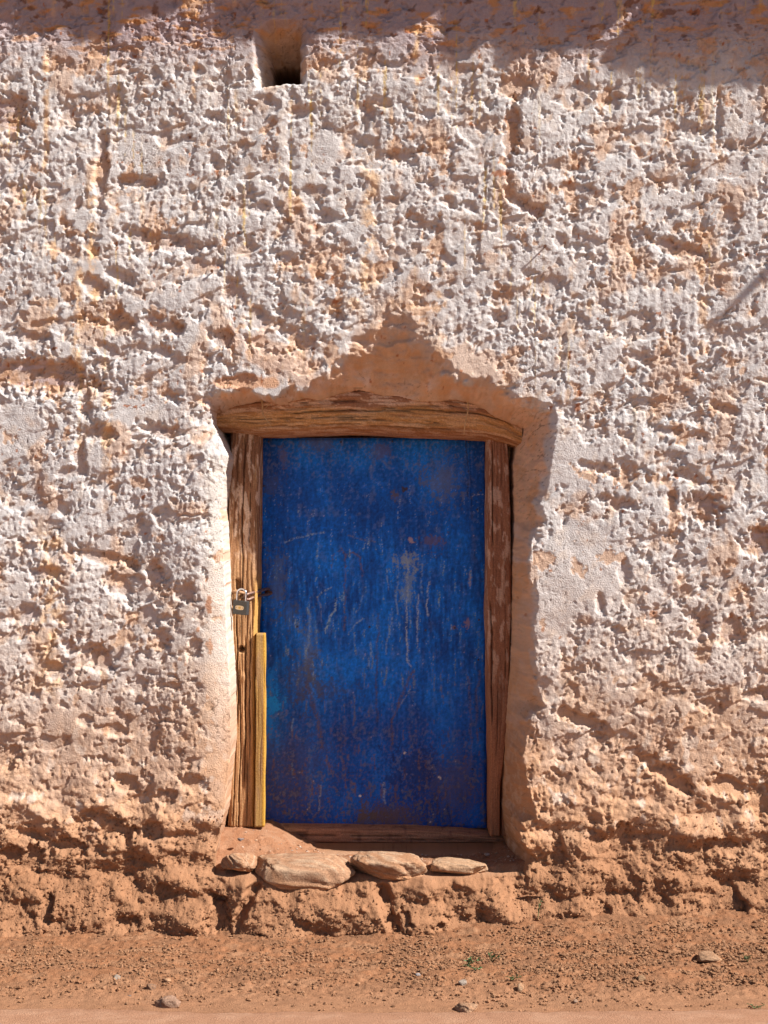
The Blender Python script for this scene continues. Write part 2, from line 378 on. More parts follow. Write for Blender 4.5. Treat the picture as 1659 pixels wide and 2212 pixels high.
# the soffit over the beam and the reveals: bare mud with remains of wash
m = ss(.012, .05, D_open+.05*nM+.02*nL)*ss(.001, .006, D_open)*ss(1.0, 0.0, (PX < 560)*ss(870, 920, PY))
C = mixc(C, (.70, .455, .30), m*.88)
C = mixc(C, (.66, .60, .60), m*ss(.05, .30, fbm(X/.16, Z/.10, 120, 4))*.6)
C = mixc(C, (.64, .36, .18), m*ss(.0, .3, fbm(X/.07, Z/.20, 124, 3))*.6)
sm2 = ss(1.2, .8, blob(860, 745, 90, 110)+.5*wn1)
C = mixc(C, (.52, .32, .19), sm2*.55)
sm3 = ss(1.15, .8, blob(1030, 790, 110, 40, 12)+.6*wn1); C = mixc(C, (.60, .40, .27), sm3*.6)
sm4 = ss(1.15, .8, blob(600, 770, 110, 40, 20)+.6*wn1); C = mixc(C, (.60, .36, .22), sm4*.6)
sm5 = ss(1.1, .85, blob(530, 825, 60, 18, 0)+.6*wn1); C = mixc(C, (.60, .32, .17), sm5*.8)
# left jamb: thick cream wash, dusty towards the foot
jam = ss(430, 460, PX)*ss(512, 505, PX)*ss(960, 1010, PY)
C = mixc(C, (.66, .61, .54), jam*.6*(1-ss(1500, 1650, PY)))
# upper band under the eave: its shade deepened with violet-grey colour, plus orange stains
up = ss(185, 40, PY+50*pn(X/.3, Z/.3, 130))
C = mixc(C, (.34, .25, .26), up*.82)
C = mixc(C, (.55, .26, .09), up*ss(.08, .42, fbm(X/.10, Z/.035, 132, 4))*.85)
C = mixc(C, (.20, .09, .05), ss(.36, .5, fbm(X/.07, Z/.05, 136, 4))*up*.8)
# yellow lichen drips
st = ss(.26, .44, pn(X/.016, Z/.42, 140)+.35*pn(X/.006, Z/.02, 141))*ss(.0, .3, pn(X/.22, Z/.6, 142))*ss(1150, 450, PY)
C = mixc(C, (.66, .45, .13), st*.75)
st2 = ss(.10, .3, pn(X/.05, Z/.5, 144))*ss(.1, .35, pn(X/.35, Z/.7, 145))*ss(.0, .3, nM)*ss(1300, 500, PY)
C = mixc(C, (.64, .42, .25), st2*.7)
for cx, y0, y1, wdt in [(168,560,800,13),(200,380,640,14),(800,330,620,22),(770,600,660,26),(1556,180,330,6),(110,1150,1500,30),(230,800,1000,12),(100,120,420,6),(420,60,230,5),(900,60,240,7),(1180,150,190,4)]:
    mm = ss(1.3, .3, np.abs(PX-cx+9*wn1)/wdt)*ss(y0-30, y0+20, PY)*ss(y1+40, y1-30, PY)*ss(-.35, .25, nM+nS*.5)
    C = mixc(C, (.72, .46, .24), mm*.7)
# crisp-edged scabs where the wash has come off
scab = ss(.395, .41, fbm((X+fx_)/.13, (Z+fz_)/.16, 160, 5, .6))
C = mixc(C, (.56, .35, .22), scab*.75)
# small rusty chips
chip = ss(.56, .62, fbm(X/.035, Z/.045, 150, 3)+.14*nL)
for cx, cy, rx, ry in [(452,1305,7,22),(455,1395,6,18),(1248,880,7,10),(1252,848,5,8),(1580,1330,6,6),(1412,1327,10,8),(1175,1738,10,5),(1500,25,18,8),(1080,375,20,8),(232,1577,12,14)]:
    chip = np.maximum(chip, ss(1.1, .8, blob(cx, cy, rx, ry)+.6*wn3+.4*wn2))
C = mixc(C, (.36, .13, .05), chip*.85)
# dust rising from the ground: peach tint growing downwards, higher on the right
du = ss(1080, 1700, PY + 150*nL + 60*nM + 60*ss(1100, 1600, PX)); C = mixc(C, (.56, .38, .26), du*.62)
# bottom: splashed earth
eb = ss(1430, 1800, PY + 90*nL + 70*nM + 30*ss(1100, 1300, PX))
C = mixc(C, (.47, .26, .145), eb*.93)
C = mixc(C, (.66, .58, .50), eb*ss(1860, 1700, PY)*ss(.18, .42, nM+.3*nL)*.6)
eb2 = ss(1720, 1900, PY + 60*nL + 30*nM); C = mixc(C, (.31, .152, .078), eb2*.93)
C = mixc(C, (.21, .105, .055), eb2*ss(.05, .5, nM)*.35)
jb = ss(1420, 1720, PY+60*nL)*ss(470, 500, PX)*ss(1210, 1130, PX)*ss(1885, 1845, PY); C = mixc(C, (.50, .27, .145), jb*.7)
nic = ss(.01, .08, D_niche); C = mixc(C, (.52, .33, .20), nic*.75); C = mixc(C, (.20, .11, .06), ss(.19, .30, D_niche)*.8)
nD = fbm(D_open/.035, Z/.05, 170, 4, .6)
C = mixc(C, (.60, .44, .32), ss(-.05, .25, nD)*ss(.03, .08, D_open)*.5)
C = C*(1+.09*nS+.10*nM)[..., None]
C = mixc(C, (.10, .055, .03), ck*.7)
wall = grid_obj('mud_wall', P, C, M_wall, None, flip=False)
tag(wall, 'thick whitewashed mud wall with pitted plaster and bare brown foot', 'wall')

# ------------------------------------------------------------------ roof edge over the wall and rain spout (both above the picture; they cast its shade)
SH = [(-40,60),(0,42),(15,28),(30,26),(36,55),(42,76),(60,70),(95,48),(106,56),(110,66),(138,55),(150,75),(157,97),(175,100),(182,90),(230,88),(258,70),(270,50),(330,42),(355,45),(370,35),(415,4),(430,8),(441,35),(456,46),(472,72),(482,92),(512,106),(545,96),(560,112),(640,112),(662,98),(700,84),(740,82),(780,90),(800,104),(829,90),(872,74),(900,50),(968,6),(958,30),(952,78),(945,100),(960,122),(1000,146),(1012,126),(1030,110),(1046,112),(1060,155),(1082,166),(1090,150),(1140,122),(1200,124),(1262,108),(1300,78),(1345,36),(1390,4),(1408,2),(1360,60),(1322,112),(1312,128),(1330,146),(1352,150),(1366,156),(1385,145),(1396,165),(1420,172),(1470,170),(1497,196),(1560,186),(1590,200),(1660,200)]
ZR = 4.22
pts = []
for px, py in SH:
    xw = (px-829.5)/560; zw = CZ+(1106-py)/560
    dz = ZR-zw; pts.append((xw+dz, -KS*dz))
left = [(-6.2 + i*.09, -.36-.03*math.sin(i*1.7)-.03*random.random()) for i in range(200) if -6.2+i*.09 < pts[0][0]-.05]
right = [(pts[-1][0]+.08+i*.09, -.38-.03*math.sin(i*1.3)-.03*random.random()) for i in range(60) if pts[-1][0]+.08+i*.09 < 6.2]
front = left+pts+right
roof = empty('roof', (0, .1, ZR), 'ragged earthen roof edge jutting out above the wall', 'roof')
bm = bmesh.new()
vb = [bm.verts.new((x, y, ZR)) for x, y in front] + [bm.verts.new((6.2, 1.2, ZR)), bm.verts.new((-6.2, 1.2, ZR))]
f = bm.faces.new(vb)
ex_ = bmesh.ops.extrude_face_region(bm, geom=[f])
for v in ex_['geom']:
    if isinstance(v, bmesh.types.BMVert): v.co.z += .035 + .02*math.sin(v.co.x*9)
bmesh.ops.triangulate(bm, faces=bm.faces[:]); bmesh.ops.recalc_face_normals(bm, faces=bm.faces[:])
me = bpy.data.meshes.new('roof_slab'); bm.to_mesh(me); bm.free(); me.materials.append(mat_plain('roof_mud', (.34, .2, .12), rough=.95, scale=20, bump=.01))
o = bpy.data.objects.new('roof_slab', me); COL.objects.link(o); settle(o, roof)
sp = W(1566, 676, 0); L_ = .62
bx = sp.x + L_/KS; bz = sp.z + L_/KS
M_log = mat_plain('old_log', (.2, .12, .07), rough=.85, scale=30)
spout = tube('rain_spout', [(bx, .35, bz+.02), (bx, 0, bz+.01), (bx+.01, -.3, bz), (bx, -L_-.02, bz)], [.045, .042, .038, .012], M_log, res=14)
tag(spout, 'round wooden spout sticking out of the wall high on the right', 'spout')

# ------------------------------------------------------------------ timber pieces
def section(p, w, t, m):
    """front half of a rounded-rectangle cross-section, evenly spaced: offsets across, towards viewer, normals"""
    ph = np.linspace(-np.pi/2, np.pi/2, 1200)
    a = np.sign(np.sin(ph))*np.abs(np.sin(ph))**p*w/2; b = np.abs(np.cos(ph))**p*t
    s = np.concatenate([[0], np.cumsum(np.hypot(np.diff(a), np.diff(b)))])
    q = np.linspace(0, s[-1], m)
    a2 = np.interp(q, s, a); b2 = np.interp(q, s, b)
    da = np.gradient(a2); db = np.gradient(b2); l = np.hypot(da, db)+1e-9
    return a2, b2, -db/l, da/l, q
def timber(name, axis_, lo, hi, e1, e2, yf, thick, p, colf, parent, seed, m=110, dl=.008, grain=.0022, cracks=(), extra=None, cap=(False, False)):
    """lo..hi along the length (photo px), e1/e2 = edge curves (photo px), yf = depth of the front face.
    axis_ 'v': length vertical, edges are x; 'h': length horizontal, edges are y"""
    n = int(abs(hi-lo)/530/dl)+2
    T = np.linspace(lo, hi, n)
    yfv = yf(T) if callable(yf) else np.full(n, yf)
    E1 = curve(e1, T); E2 = curve(e2, T); sc_ = (CD+yfv)/F
    if axis_ == 'v': c1 = (E1-829.5)*sc_; c2 = (E2-829.5)*sc_; along = CZ+(1106-T)*sc_
    else: c1 = CZ+(1106-E1)*sc_; c2 = CZ+(1106-E2)*sc_; along = (T-829.5)*sc_
    wv = c2-c1; mid = (c1+c2)/2; wm = float(np.mean(np.abs(wv)))
    a, b, na, nb, q = section(p, wm, thick, m)
    S = np.broadcast_to(q[None]-q[-1]/2, (n, m)); Lg = np.broadcast_to(along[:, None], (n, m))
    wob = .004*pn(Lg/.12, S*0+1.3, seed+3) + .0015*pn(Lg/.03, S*0+7.3, seed+4)
    Sw = S+wob*1.2
    g = pn(Sw/.0065, Lg/.20, seed)*.6 + pn(Sw/.0032, Lg/.10, seed+1)*.4
    d = grain*g*1.6 - grain*2.4*ss(.18, .42, pn(Sw/.0075, Lg/.34, seed+2)) + .004*pn(S/.05, Lg/.16, seed+5)
    crk = np.zeros_like(d)
    for s0, t0, t1, wd, dp in cracks:     # crack at s0 (fraction across), from..to px, width m, depth m
        tt = T[:, None]; sc0 = (s0-.5)*wm + .006*pn(tt/60, tt*0+s0*9, seed+6) + .002*pn(tt/14, tt*0+s0*5, seed+7)
        mk = ss(1, .35, np.abs(S-sc0)/(wd*(.6+.5*np.abs(pn(tt/30, tt*0+3.1, seed+8)))))*ss(t0-12, t0+25, tt)*ss(t1+12, t1-25, tt)
        d = d-dp*mk; crk = np.maximum(crk, mk)
    A_ = a[None]*(np.abs(wv)/wm)[:, None]
    if extra is not None: d = d+extra(T[:, None], S/wm+.5)
    AC = mid[:, None] + A_*np.sign(wv)[:, None] + d*na[None]*np.sign(wv)[:, None]
    YY = (yfv+thick)[:, None] - b[None] - d*nb[None]
    if axis_ == 'v': P_ = np.stack([AC, YY, Lg], -1)
    else: P_ = np.stack([Lg, YY, AC], -1)
    C_ = colf(T[:, None]+S*0, S/wm+.5, Sw, Lg, g)
    C_ = mixc(C_, (.08, .04, .02), crk*.55)
    if cap[0]: Q = P_[:1].copy(); Q[..., 1] = (yfv+thick)[0]; P_ = np.concatenate([P_[:1]*0+Q, P_]); C_ = np.concatenate([C_[:1], C_])
    if cap[1]: Q = P_[-1:].copy(); Q[..., 1] = (yfv+thick)[-1]; P_ = np.concatenate([P_, Q]); C_ = np.concatenate([C_, C_[-1:]])
    o = grid_obj(name, P_, C_, M_wood)
    return settle(o, parent)

frame = empty('door_frame', W(829, 1790, .3), 'rough weathered timber frame around the blue door', 'door frame')
def flakes(C_, T, S, seed, amt=1.0, thr=.16, col=(.62, .44, .32)):
    k = fbm(S/.028, T/55, seed, 4, .6)
    return mixc(C_, col, ss(thr, thr+.06, k)*amt)
def col_left(T, u, S, Lg, g):
    C_ = np.zeros(T.shape+(3,), np.float32)+np.array((.26, .125, .065), np.float32)
    C_ = mixc(C_, (.46, .25, .11), ss(1080, 1330, T+60*pn(S/.03, T/80, 300))*.85)  # lower part painted lighter, its sunlit tone put into the colour
    C_ = mixc(C_, (.52, .31, .15), ss(.0, .35, g)*.5)
    C_ = mixc(C_, (.19, .08, .035), ss(.0, .4, -g)*.55)
    C_ = mixc(C_, (.52, .28, .06), ss(.82, .95, u)*ss(1220, 1300, T)*.7)
    return flakes(C_, T, S, 310, ss(1260, 1120, T)*.85, .10)
def ex_left(T, u):
    hole = ss(1, .7, np.hypot((T-1403)/7.0, (u-.46)/.13))*-.055
    knot = ss(1, .2, np.hypot((T-1462)/13, (u-.5)/.2))*.008
    notch = ss(1, .8, np.maximum(np.abs(T-1263)/11, np.abs(u-.36)/.09))*-.03
    return hole+knot+notch
timber('post', 'v', 925, 1786, [(925,500),(1000,494),(1100,490),(1250,490),(1400,496),(1500,499),(1600,498),(1700,493),(1786,490)],
       [(925,561),(1250,557),(1370,553),(1500,551),(1786,551)], .28, .16, .22, col_left, frame, 400, m=150,
       cracks=[(.50,940,1300,.0035,.018),(.30,1330,1560,.005,.02),(.62,1380,1700,.006,.02),(.40,1480,1786,.004,.016),(.78,1350,1600,.004,.014),(.22,1600,1786,.003,.012),(.7,1640,1786,.0035,.014),(.28,940,1100,.002,.008),(.72,980,1200,.002,.01)],
       extra=ex_left, cap=(False, True), grain=.0032)
def col_right(T, u, S, Lg, g):
    C_ = np.zeros(T.shape+(3,), np.float32)+np.array((.30, .135, .075), np.float32)
    C_ = mixc(C_, (.40, .20, .11), ss(.0, .35, g)*.5); C_ = mixc(C_, (.13, .055, .03), ss(.05, .4, -g)*.5)
    C_ = mixc(C_, (.46, .19, .09), ss(1500, 1700, T)*.5)
    return flakes(C_, T, S, 330, ss(1560, 1350, T)*.8, .12, (.56, .38, .28))
timber('post', 'v', 935, 1806, [(935,1054),(1300,1052),(1560,1056),(1700,1058),(1806,1058)], [(935,1098),(1150,1105),(1300,1106),(1560,1100),(1700,1082),(1806,1080)],
       .29, .15, .2, col_right, frame, 430, m=120, cracks=[(.22,960,1180,.0035,.018),(.16,1300,1560,.005,.02),(.45,1450,1640,.003,.01),(.75,1380,1500,.002,.01)], cap=(False, True))
timber('side_strip', 'v', 1480, 1806, [(1480,1098),(1560,1092),(1700,1083),(1806,1082)], [(1480,1112),(1806,1106)], .305, .1, .25, col_right, frame, 450, m=50, cap=(True, True))
def col_lint(T, u, S, Lg, g):
    C_ = np.zeros(T.shape+(3,), np.float32)+np.array((.36, .18, .095), np.float32)
    k = fbm(T/80, S/.020, 340, 5, .68)
    C_ = mixc(C_, (.68, .48, .34), ss(.0, .08, k)*.85)
    C_ = mixc(C_, (.60, .33, .11), ss(.32, .55, u+.25*pn(T/120, u*2, 345))*ss(1.0, .72, u)*.65)
    C_ = mixc(C_, (.26, .11, .045), ss(.05, .38, -g)*.6)
    C_ = mixc(C_, (.30, .13, .05), ss(.78, .95, u)*.6)
    return C_
timber('lintel', 'h', 455, 1128, [(455,880),(500,858),(600,842),(829,832),(950,838),(1040,848),(1090,868),(1128,905)],
       [(455,928),(492,932),(560,940),(650,938),(750,934),(829,936),(900,940),(1000,944),(1050,947),(1090,955),(1128,966)],
       lambda T: .205+.02*((T-800)/330)**2, .20, .40, col_lint, frame, 460, m=130, grain=.0045,
       cracks=[(.52,620,900,.0045,.016),(.47,820,1110,.0045,.014),(.66,600,800,.003,.012),(.30,640,800,.002,.008),(.86,760,1000,.003,.01),(.72,720,960,.003,.012),(.62,500,640,.0025,.008),(.36,900,1080,.002,.008),(.8,560,800,.003,.01)])
def col_sill(T, u, S, Lg, g):
    C_ = np.zeros(T.shape+(3,), np.float32)+np.array((.40, .18, .10), np.float32)
    C_ = mixc(C_, (.62, .38, .17), ss(680, 540, T)*.7)  # left end painted lighter, as the sunlit part of the sill
    C_ = mixc(C_, (.50, .27, .15), ss(.0, .35, g)*.5); C_ = mixc(C_, (.15, .06, .03), ss(.0, .35, -g)*.6)
    C_ = mixc(C_, (.10, .05, .04), ss(.2, .4, pn(T/14, u*1.0, 352))*.5)
    return C_
timber('sill', 'h', 490, 1092, [(490,1787),(600,1787),(763,1789),(900,1791),(1000,1797),(1092,1806)], [(490,1822),(763,1826),(1000,1824),(1092,1824)],
       .385, .20, .3, col_sill, frame, 480, m=90, grain=.0026, cracks=[(.45,620,900,.003,.012),(.7,760,1050,.003,.012),(.3,560,700,.002,.008),(.6,560,690,.002,.01)])
def col_bat(T, u, S, Lg, g):
    C_ = np.zeros(T.shape+(3,), np.float32)+np.array((.36, .21, .065), np.float32)
    C_ = mixc(C_, (.44, .27, .09), ss(.0, .35, g)*.5); C_ = mixc(C_, (.22, .12, .045), ss(.1, .4, -g)*.5)
    C_ = mixc(C_, (.30, .18, .10), ss(-.1, .3, fbm(T/90, S/.03, 356, 3))*.6)
    C_ = mixc(C_, (.50, .27, .03), ss(.72, .80, u)*.8)  # right side face painted brighter yellow, as if in sun
    return C_
timber('batten', 'v', 1369, 1787, [(1369,553),(1450,553),(1787,550)], [(1369,572.5),(1440,574),(1787,571)], .262, .045, .12, col_bat, frame, 500, m=60, grain=.0008, cap=(True, True))

# ------------------------------------------------------------------ blue door leaf
YD = .46
door = empty('blue_door', W(806, 1788, YD), 'small battered door covered with scratched deep blue sheet', 'door')
dx0, dx1 = W(562, 0, YD).x, W(1051, 0, YD).x; dz1, dz0 = W(0, 946, YD).z, W(0, 1789, YD).z
nx = int((dx1-dx0)/.0036); nz = int((dz1-dz0)/.0036)
xx, zz = np.meshgrid(np.linspace(dx0, dx1, nx), np.linspace(dz0, dz1, nz))
dpx = 829.5+xx*F/(CD+YD); dpy = 1106-(zz-CZ)*F/(CD+YD)
ef = np.minimum(np.minimum(xx-dx0, dx1-xx), np.minimum(zz-dz0, dz1-zz))
dent = .004*fbm(xx/.22, zz/.3, 200, 3) + .0012*fbm(xx/.035, zz/.04, 204, 3)
dent += .003*np.exp(-((dpx-806)/3)**2)*0
for cx, cy, r, a in [(980,1065,16,.004),(985,1090,10,.003),(700,1350,30,.003),(640,1480,40,-.004),(760,1700,50,.003),(1000,1400,40,-.004),(850,1180,60,.003),(620,1000,40,.002)]:
    dent += a*np.exp(-((dpx-cx)**2+(dpy-cy)**2)/r**2)
dent -= .005*ss(.012, 0, ef)+.0
yy = YD - dent
# sheet folds: slight outward kink lines along the top right
yy -= .0025*ss(3.0, .5, np.abs(dpx-(1012+.03*(dpy-950)+2*pn(dpy/30, dpy*0, 209))))*ss(1150, 1100, dpy)
B0 = np.zeros(xx.shape+(3,), np.float32)+np.array((.002, .105, .50), np.float32)
n1 = fbm(dpx/110, dpy/150, 210, 4); n2 = fbm(dpx/22, dpy/34, 214, 4); n3 = pn(dpx/3.2, dpy/3.6, 218); n4 = fbm(dpx/10, dpy/60, 220, 4, .6); n5 = pn(dpx/2.2, dpy/2.2, 226); n6 = fbm(dpx/7, dpy/8, 228, 3, .65)
B0 = mixc(B0, (.0015, .062, .33), ss(-.1, .4, n1)*.7)
B0 = mixc(B0, (.004, .19, .78), ss(.05, .5, -n1+.3*n2)*.7)
mid_ = ss(1080, 1250, dpy)*ss(1650, 1350, dpy); B0 = mixc(B0, (.003, .19, .78), mid_*ss(-.3, .3, n4)*.5)
lowr = ss(1480, 1780, dpy+60*n1)
B0 = mixc(B0, (.006, .045, .32), lowr*.55)
B0 = mixc(B0, (.085, .065, .085), lowr*ss(-.02, .30, n6+.6*n2+.2*n4+.25*n1)*.62)          # worn to dull primer near the foot
B0 = mixc(B0, (.12, .06, .045), lowr*ss(.14, .42, n6+.6*n2+.3*n1)*.6)
B0 = mixc(B0, (.10, .13, .26), ss(.20, .46, n2+.45*n6+.1*n3)*(.45-.2*mid_))       # dusty blooms
B0 = mixc(B0, (.13, .065, .05), ss(.38, .56, n4+.3*n6)*ss(1250, 1500, dpy)*.6)     # brown streaks
B0 = mixc(B0, (.12, .13, .22), ss(1060, 980, dpy)*ss(.1, .4, n6+.4*n2)*.5)
B0 = mixc(B0, (.42, .34, .34), ss(.58, .66, n3*.75+.35*n2+.25*n6)*.8)
B0 = mixc(B0, (.07, .22, .42), ss(.42, .62, n4+.5*n5)*mid_*.7)
B0 = mixc(B0, (.24, .32, .42), ss(.70, .82, n4+.9*n5+.5*n3)*ss(1000,1100,dpy)*ss(1560,1400,dpy)*.8)
B0 = B0*(1+.5*n6+.3*n3+.25*n4)[..., None]
wsx = 5*pn(dpx/30, dpy/26, 240)+2.2*pn(dpx/7, dpy/7, 241)
def seg(C_, pl, wd, col, amt, rough=.5):
    k = np.full(dpx.shape, 99., np.float32)
    for (x0, y0), (x1, y1) in zip(pl[:-1], pl[1:]):
        vx, vy = x1-x0, y1-y0; l2 = vx*vx+vy*vy
        tt = np.clip(((dpx-x0)*vx+(dpy-y0)*vy)/l2, 0, 1)
        k = np.minimum(k, np.hypot(dpx+wsx-x0-tt*vx, dpy-y0-tt*vy))
    mm = ss(wd*1.5, wd*.3, k+1.3*wd*n6)*ss(-.45, .12, n3+n6*.9+.2*n5)
    return mixc(C_, col, mm*amt)
def dl(cx, cy): return (531+cx*.411, 915.8+cy*.411)     # close-up coordinates of the leaf
PALE = (.30, .42, .55)
for pl, wd, col, am in [
    ([(730,760),(850,760)], 0, PALE, 0),]: pass
S_ = [([(205,622),(260,600),(340,583),(412,570)],2.2,PALE,.8),([(540,585),(600,605),(680,620)],2,(.2,.2,.25),.7),
 ([(525,690),(522,800),(520,950),(518,1080)],2.4,(.14,.085,.08),.8),([(500,655),(525,690),(560,675),(600,700),(612,800)],2.2,(.16,.10,.09),.8),([(455,760),(450,700),(475,680),(500,660)],1.8,(.16,.12,.12),.7),
 ([(850,690),(852,790),(850,900),(848,1000),(846,1120),(850,1240),(866,1278)],2.0,(.45,.52,.60),.9),([(905,900),(905,960),(902,1060),(900,1175)],1.8,(.42,.5,.6),.85),
 ([(962,830),(955,870),(958,910),(950,950),(960,1010)],1.9,(.45,.52,.6),.85),([(745,760),(740,830),(750,870)],1.6,PALE,.6),([(798,770),(796,860),(790,920),(797,1000)],1.8,PALE,.7),
 ([(925,740),(920,850),(925,900)],1.6,PALE,.6),([(475,930),(470,980),(440,1010),(430,1060),(415,1075)],2.4,(.35,.48,.55),.9),([(415,1075),(420,1100)],1.5,PALE,.8),
 ([(330,970),(340,1060),(330,1150),(315,1200),(318,1300)],2.4,PALE,.6),([(372,910),(400,880),(455,858)],1.7,PALE,.8),([(375,910),(395,960),(400,1040)],1.5,(.3,.3,.3),.6),
 ([(545,1105),(580,1050),(620,1020)],1.7,PALE,.8),([(655,1150),(655,1220),(640,1280)],3,PALE,.6),([(765,1020),(755,1090),(740,1150),(735,1210)],1.7,PALE,.6),
 ([(580,990),(630,880)],1.4,PALE,.6),([(725,1890),(728,1990)],3,(.4,.42,.48),.7),([(1160,80),(1170,250),(1165,380)],1.6,(.02,.02,.04),.85),([(1175,390),(1200,372),(1240,370)],1.4,(.5,.52,.6),.8),
 ([(1182,770),(1178,850)],2.4,(.45,.36,.36),.7),([(1170,1330),(1180,1500),(1185,1800)],2.6,(.16,.13,.2),.7),([(1230,1300),(1215,1420),(1212,1560)],3,(.16,.13,.2),.7),
 ([(880,1300),(850,1360),(815,1440),(770,1560),(765,1700)],3.2,(.13,.075,.06),.75),([(700,1000),(690,1200),(685,1400),(690,1560)],2.6,(.10,.07,.08),.7),([(320,1380),(360,1480),(390,1600),(400,1700)],5,(.12,.07,.05),.75),
 ([(330,1230),(335,1330),(320,1380)],6,(.10,.075,.08),.7),([(810,1480),(860,1400),(890,1410)],1.6,(.3,.32,.36),.6),([(395,1900),(385,2030)],2,(.35,.38,.45),.6),([(1045,640),(1080,660)],1,PALE,.5),
 ([(250,1550),(240,1610)],2,PALE,.6),([(1130,1370),(1200,1360)],1.2,PALE,.5),([(865,1440),(910,1500)],1.2,PALE,.5),([(240,1780),(250,1860)],2,PALE,.5),([(1000,1950),(1010,2090)],3,(.02,.02,.06),.6),([(1050,1930),(1080,2110)],2.5,(.02,.02,.06),.6)]
for pl, wd, col, am in S_:
    B0 = seg(B0, [dl(*p) for p in pl], wd, col, am)
def spot(C_, cx, cy, rx, ry, col, amt):
    x, y = dl(cx, cy); d = np.hypot((dpx-x)/rx, (dpy-y)/ry)
    return mixc(C_, col, ss(1.15, .55, d+1.1*n6+.8*n3+1.5*n2)*amt)
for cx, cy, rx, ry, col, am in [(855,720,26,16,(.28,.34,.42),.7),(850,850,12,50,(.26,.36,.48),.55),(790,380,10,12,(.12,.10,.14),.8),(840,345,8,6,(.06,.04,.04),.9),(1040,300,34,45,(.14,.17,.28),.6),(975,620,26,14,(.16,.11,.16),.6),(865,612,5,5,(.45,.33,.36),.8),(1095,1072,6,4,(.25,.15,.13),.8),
    (1165,1045,7,10,(.34,.22,.26),.7),(130,320,24,26,(.10,.11,.2),.5),(200,180,10,20,(.2,.15,.2),.5),(380,90,34,18,(.12,.13,.25),.5),(700,150,20,14,(.14,.12,.22),.5),(330,1180,18,60,(.2,.25,.32),.35),(300,1350,34,44,(.08,.075,.10),.45),(400,1400,50,18,(.07,.07,.12),.4),(250,1850,60,90,(.10,.07,.08),.3),(130,1400,16,34,(.004,.22,.85),.8),(142,1475,18,24,(.006,.28,.88),.85),(128,1560,10,24,(.004,.2,.8),.7),  # last three, bright blue: sunlit patch painted beside the batten
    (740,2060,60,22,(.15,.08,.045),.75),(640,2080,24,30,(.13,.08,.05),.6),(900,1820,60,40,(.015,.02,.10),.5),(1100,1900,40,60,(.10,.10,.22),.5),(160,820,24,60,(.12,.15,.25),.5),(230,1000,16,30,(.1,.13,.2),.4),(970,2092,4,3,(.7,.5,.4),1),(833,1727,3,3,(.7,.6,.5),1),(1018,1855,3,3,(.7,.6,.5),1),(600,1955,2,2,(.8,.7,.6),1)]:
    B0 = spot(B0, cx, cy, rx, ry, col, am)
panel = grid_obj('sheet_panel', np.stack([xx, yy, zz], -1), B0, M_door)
settle(panel, door)
M_wooddark = mat_plain('door_core_wood', (.16, .08, .045), rough=.85, scale=25)
bm = bmesh.new()
bmesh.ops.create_cube(bm, size=1)
for v in bm.verts:
    v.co = Vector(((dx0+dx1)/2 + v.co.x*(dx1-dx0-.004), YD+.0245+v.co.y*.035, (dz0+dz1)/2+v.co.z*(dz1-dz0-.004)))
bmesh.ops.bevel(bm, geom=bm.edges[:], offset=.003, segments=2, affect='EDGES')
me = bpy.data.meshes.new('core_board'); bm.to_mesh(me); bm.free(); me.materials.append(M_wooddark)
o = bpy.data.objects.new('core_board', me); COL.objects.link(o); settle(o, door)
M_rust = mat_plain('rusty_iron', (.20, .085, .045), (.08, .035, .02), rough=.7, scale=140, metallic=.3)
# nails round the sheet
bm = bmesh.new(); bmesh.ops.create_uvsphere(bm, u_segments=10, v_segments=5, radius=.0048)
for v in bm.verts: v.co.y *= .5
nme = bpy.data.meshes.new('nail_head'); bm.to_mesh(nme); bm.free(); nme.materials.append(mat_plain('painted_nail', (.02, .06, .18), (.09, .05, .05), rough=.5, scale=200))
for p in nme.polygons: p.use_smooth = True
for cx, cy in [(95,325),(97,650),(92,1030),(120,93),(500,95),(770,92),(1170,95),(1235,350),(1215,450),(270,1065),(650,1067),(945,1083),(1097,1072),(1222,1240),(1225,1030),(1145,2105),(890,2110),(1230,1600),(1190,1815),(500,2105),(250,2090),(830,345)]:
    px, py = dl(cx, cy); q = W(px, py, YD)
    j = int((q.x-dx0)/(dx1-dx0)*(nx-1)); i = int((q.z-dz0)/(dz1-dz0)*(nz-1))
    if 0 <= i < nz and 0 <= j < nx:
        o = bpy.data.objects.new('nail_head', nme); COL.objects.link(o); o.parent = door
        o.location = Vector((q.x, float(yy[i, j])-.0005, q.z))-door.location

# hasp rods, staple and padlock
def pc(cx, cy, y): return W(477.8+.08*cx, 1247.6+.08*cy, y)
M_rod = mat_plain('worn_iron_rod', (.34, .22, .17), (.16, .07, .05), rough=.5, scale=90, metallic=.6)
hasp = tube('hasp', [pc(720,600,.262), pc(640,560,.255), pc(640,490,.25), pc(720,450,.252), pc(900,395,.29), pc(1100,340,.35), pc(1230,300,.42), pc(1310,320,.475)], .006, M_rod, door, res=10)
tube('hasp', [pc(720,600,.262), pc(800,570,.275), pc(950,505,.31), pc(1080,480,.36), pc(1230,455,.43), pc(1340,430,.455), pc(1375,395,.475)], .0058, M_rod, door, res=10)
tube('eye_staple', [pc(1215,470,.485), pc(1205,400,.455), pc(1250,380,.447), pc(1340,390,.452), pc(1385,430,.485)], .0042, M_rust, door, res=8)
M_tan = mat_plain('tan_iron', (.46, .28, .15), (.26, .12, .06), rough=.6, scale=120, metallic=.3)
tube('staple', [pc(310,400,.33), pc(310,398,.285), pc(350,380,.268), pc(440,385,.262), pc(540,405,.262), pc(595,420,.268), pc(600,425,.285), pc(600,425,.33)], [.006,.006,.0068,.0068,.0068,.0068,.006,.006], M_tan, frame, res=12)
lock = empty('padlock', pc(540, 990, .25), 'grey square padlock hanging from the staple on the left door post', 'padlock')
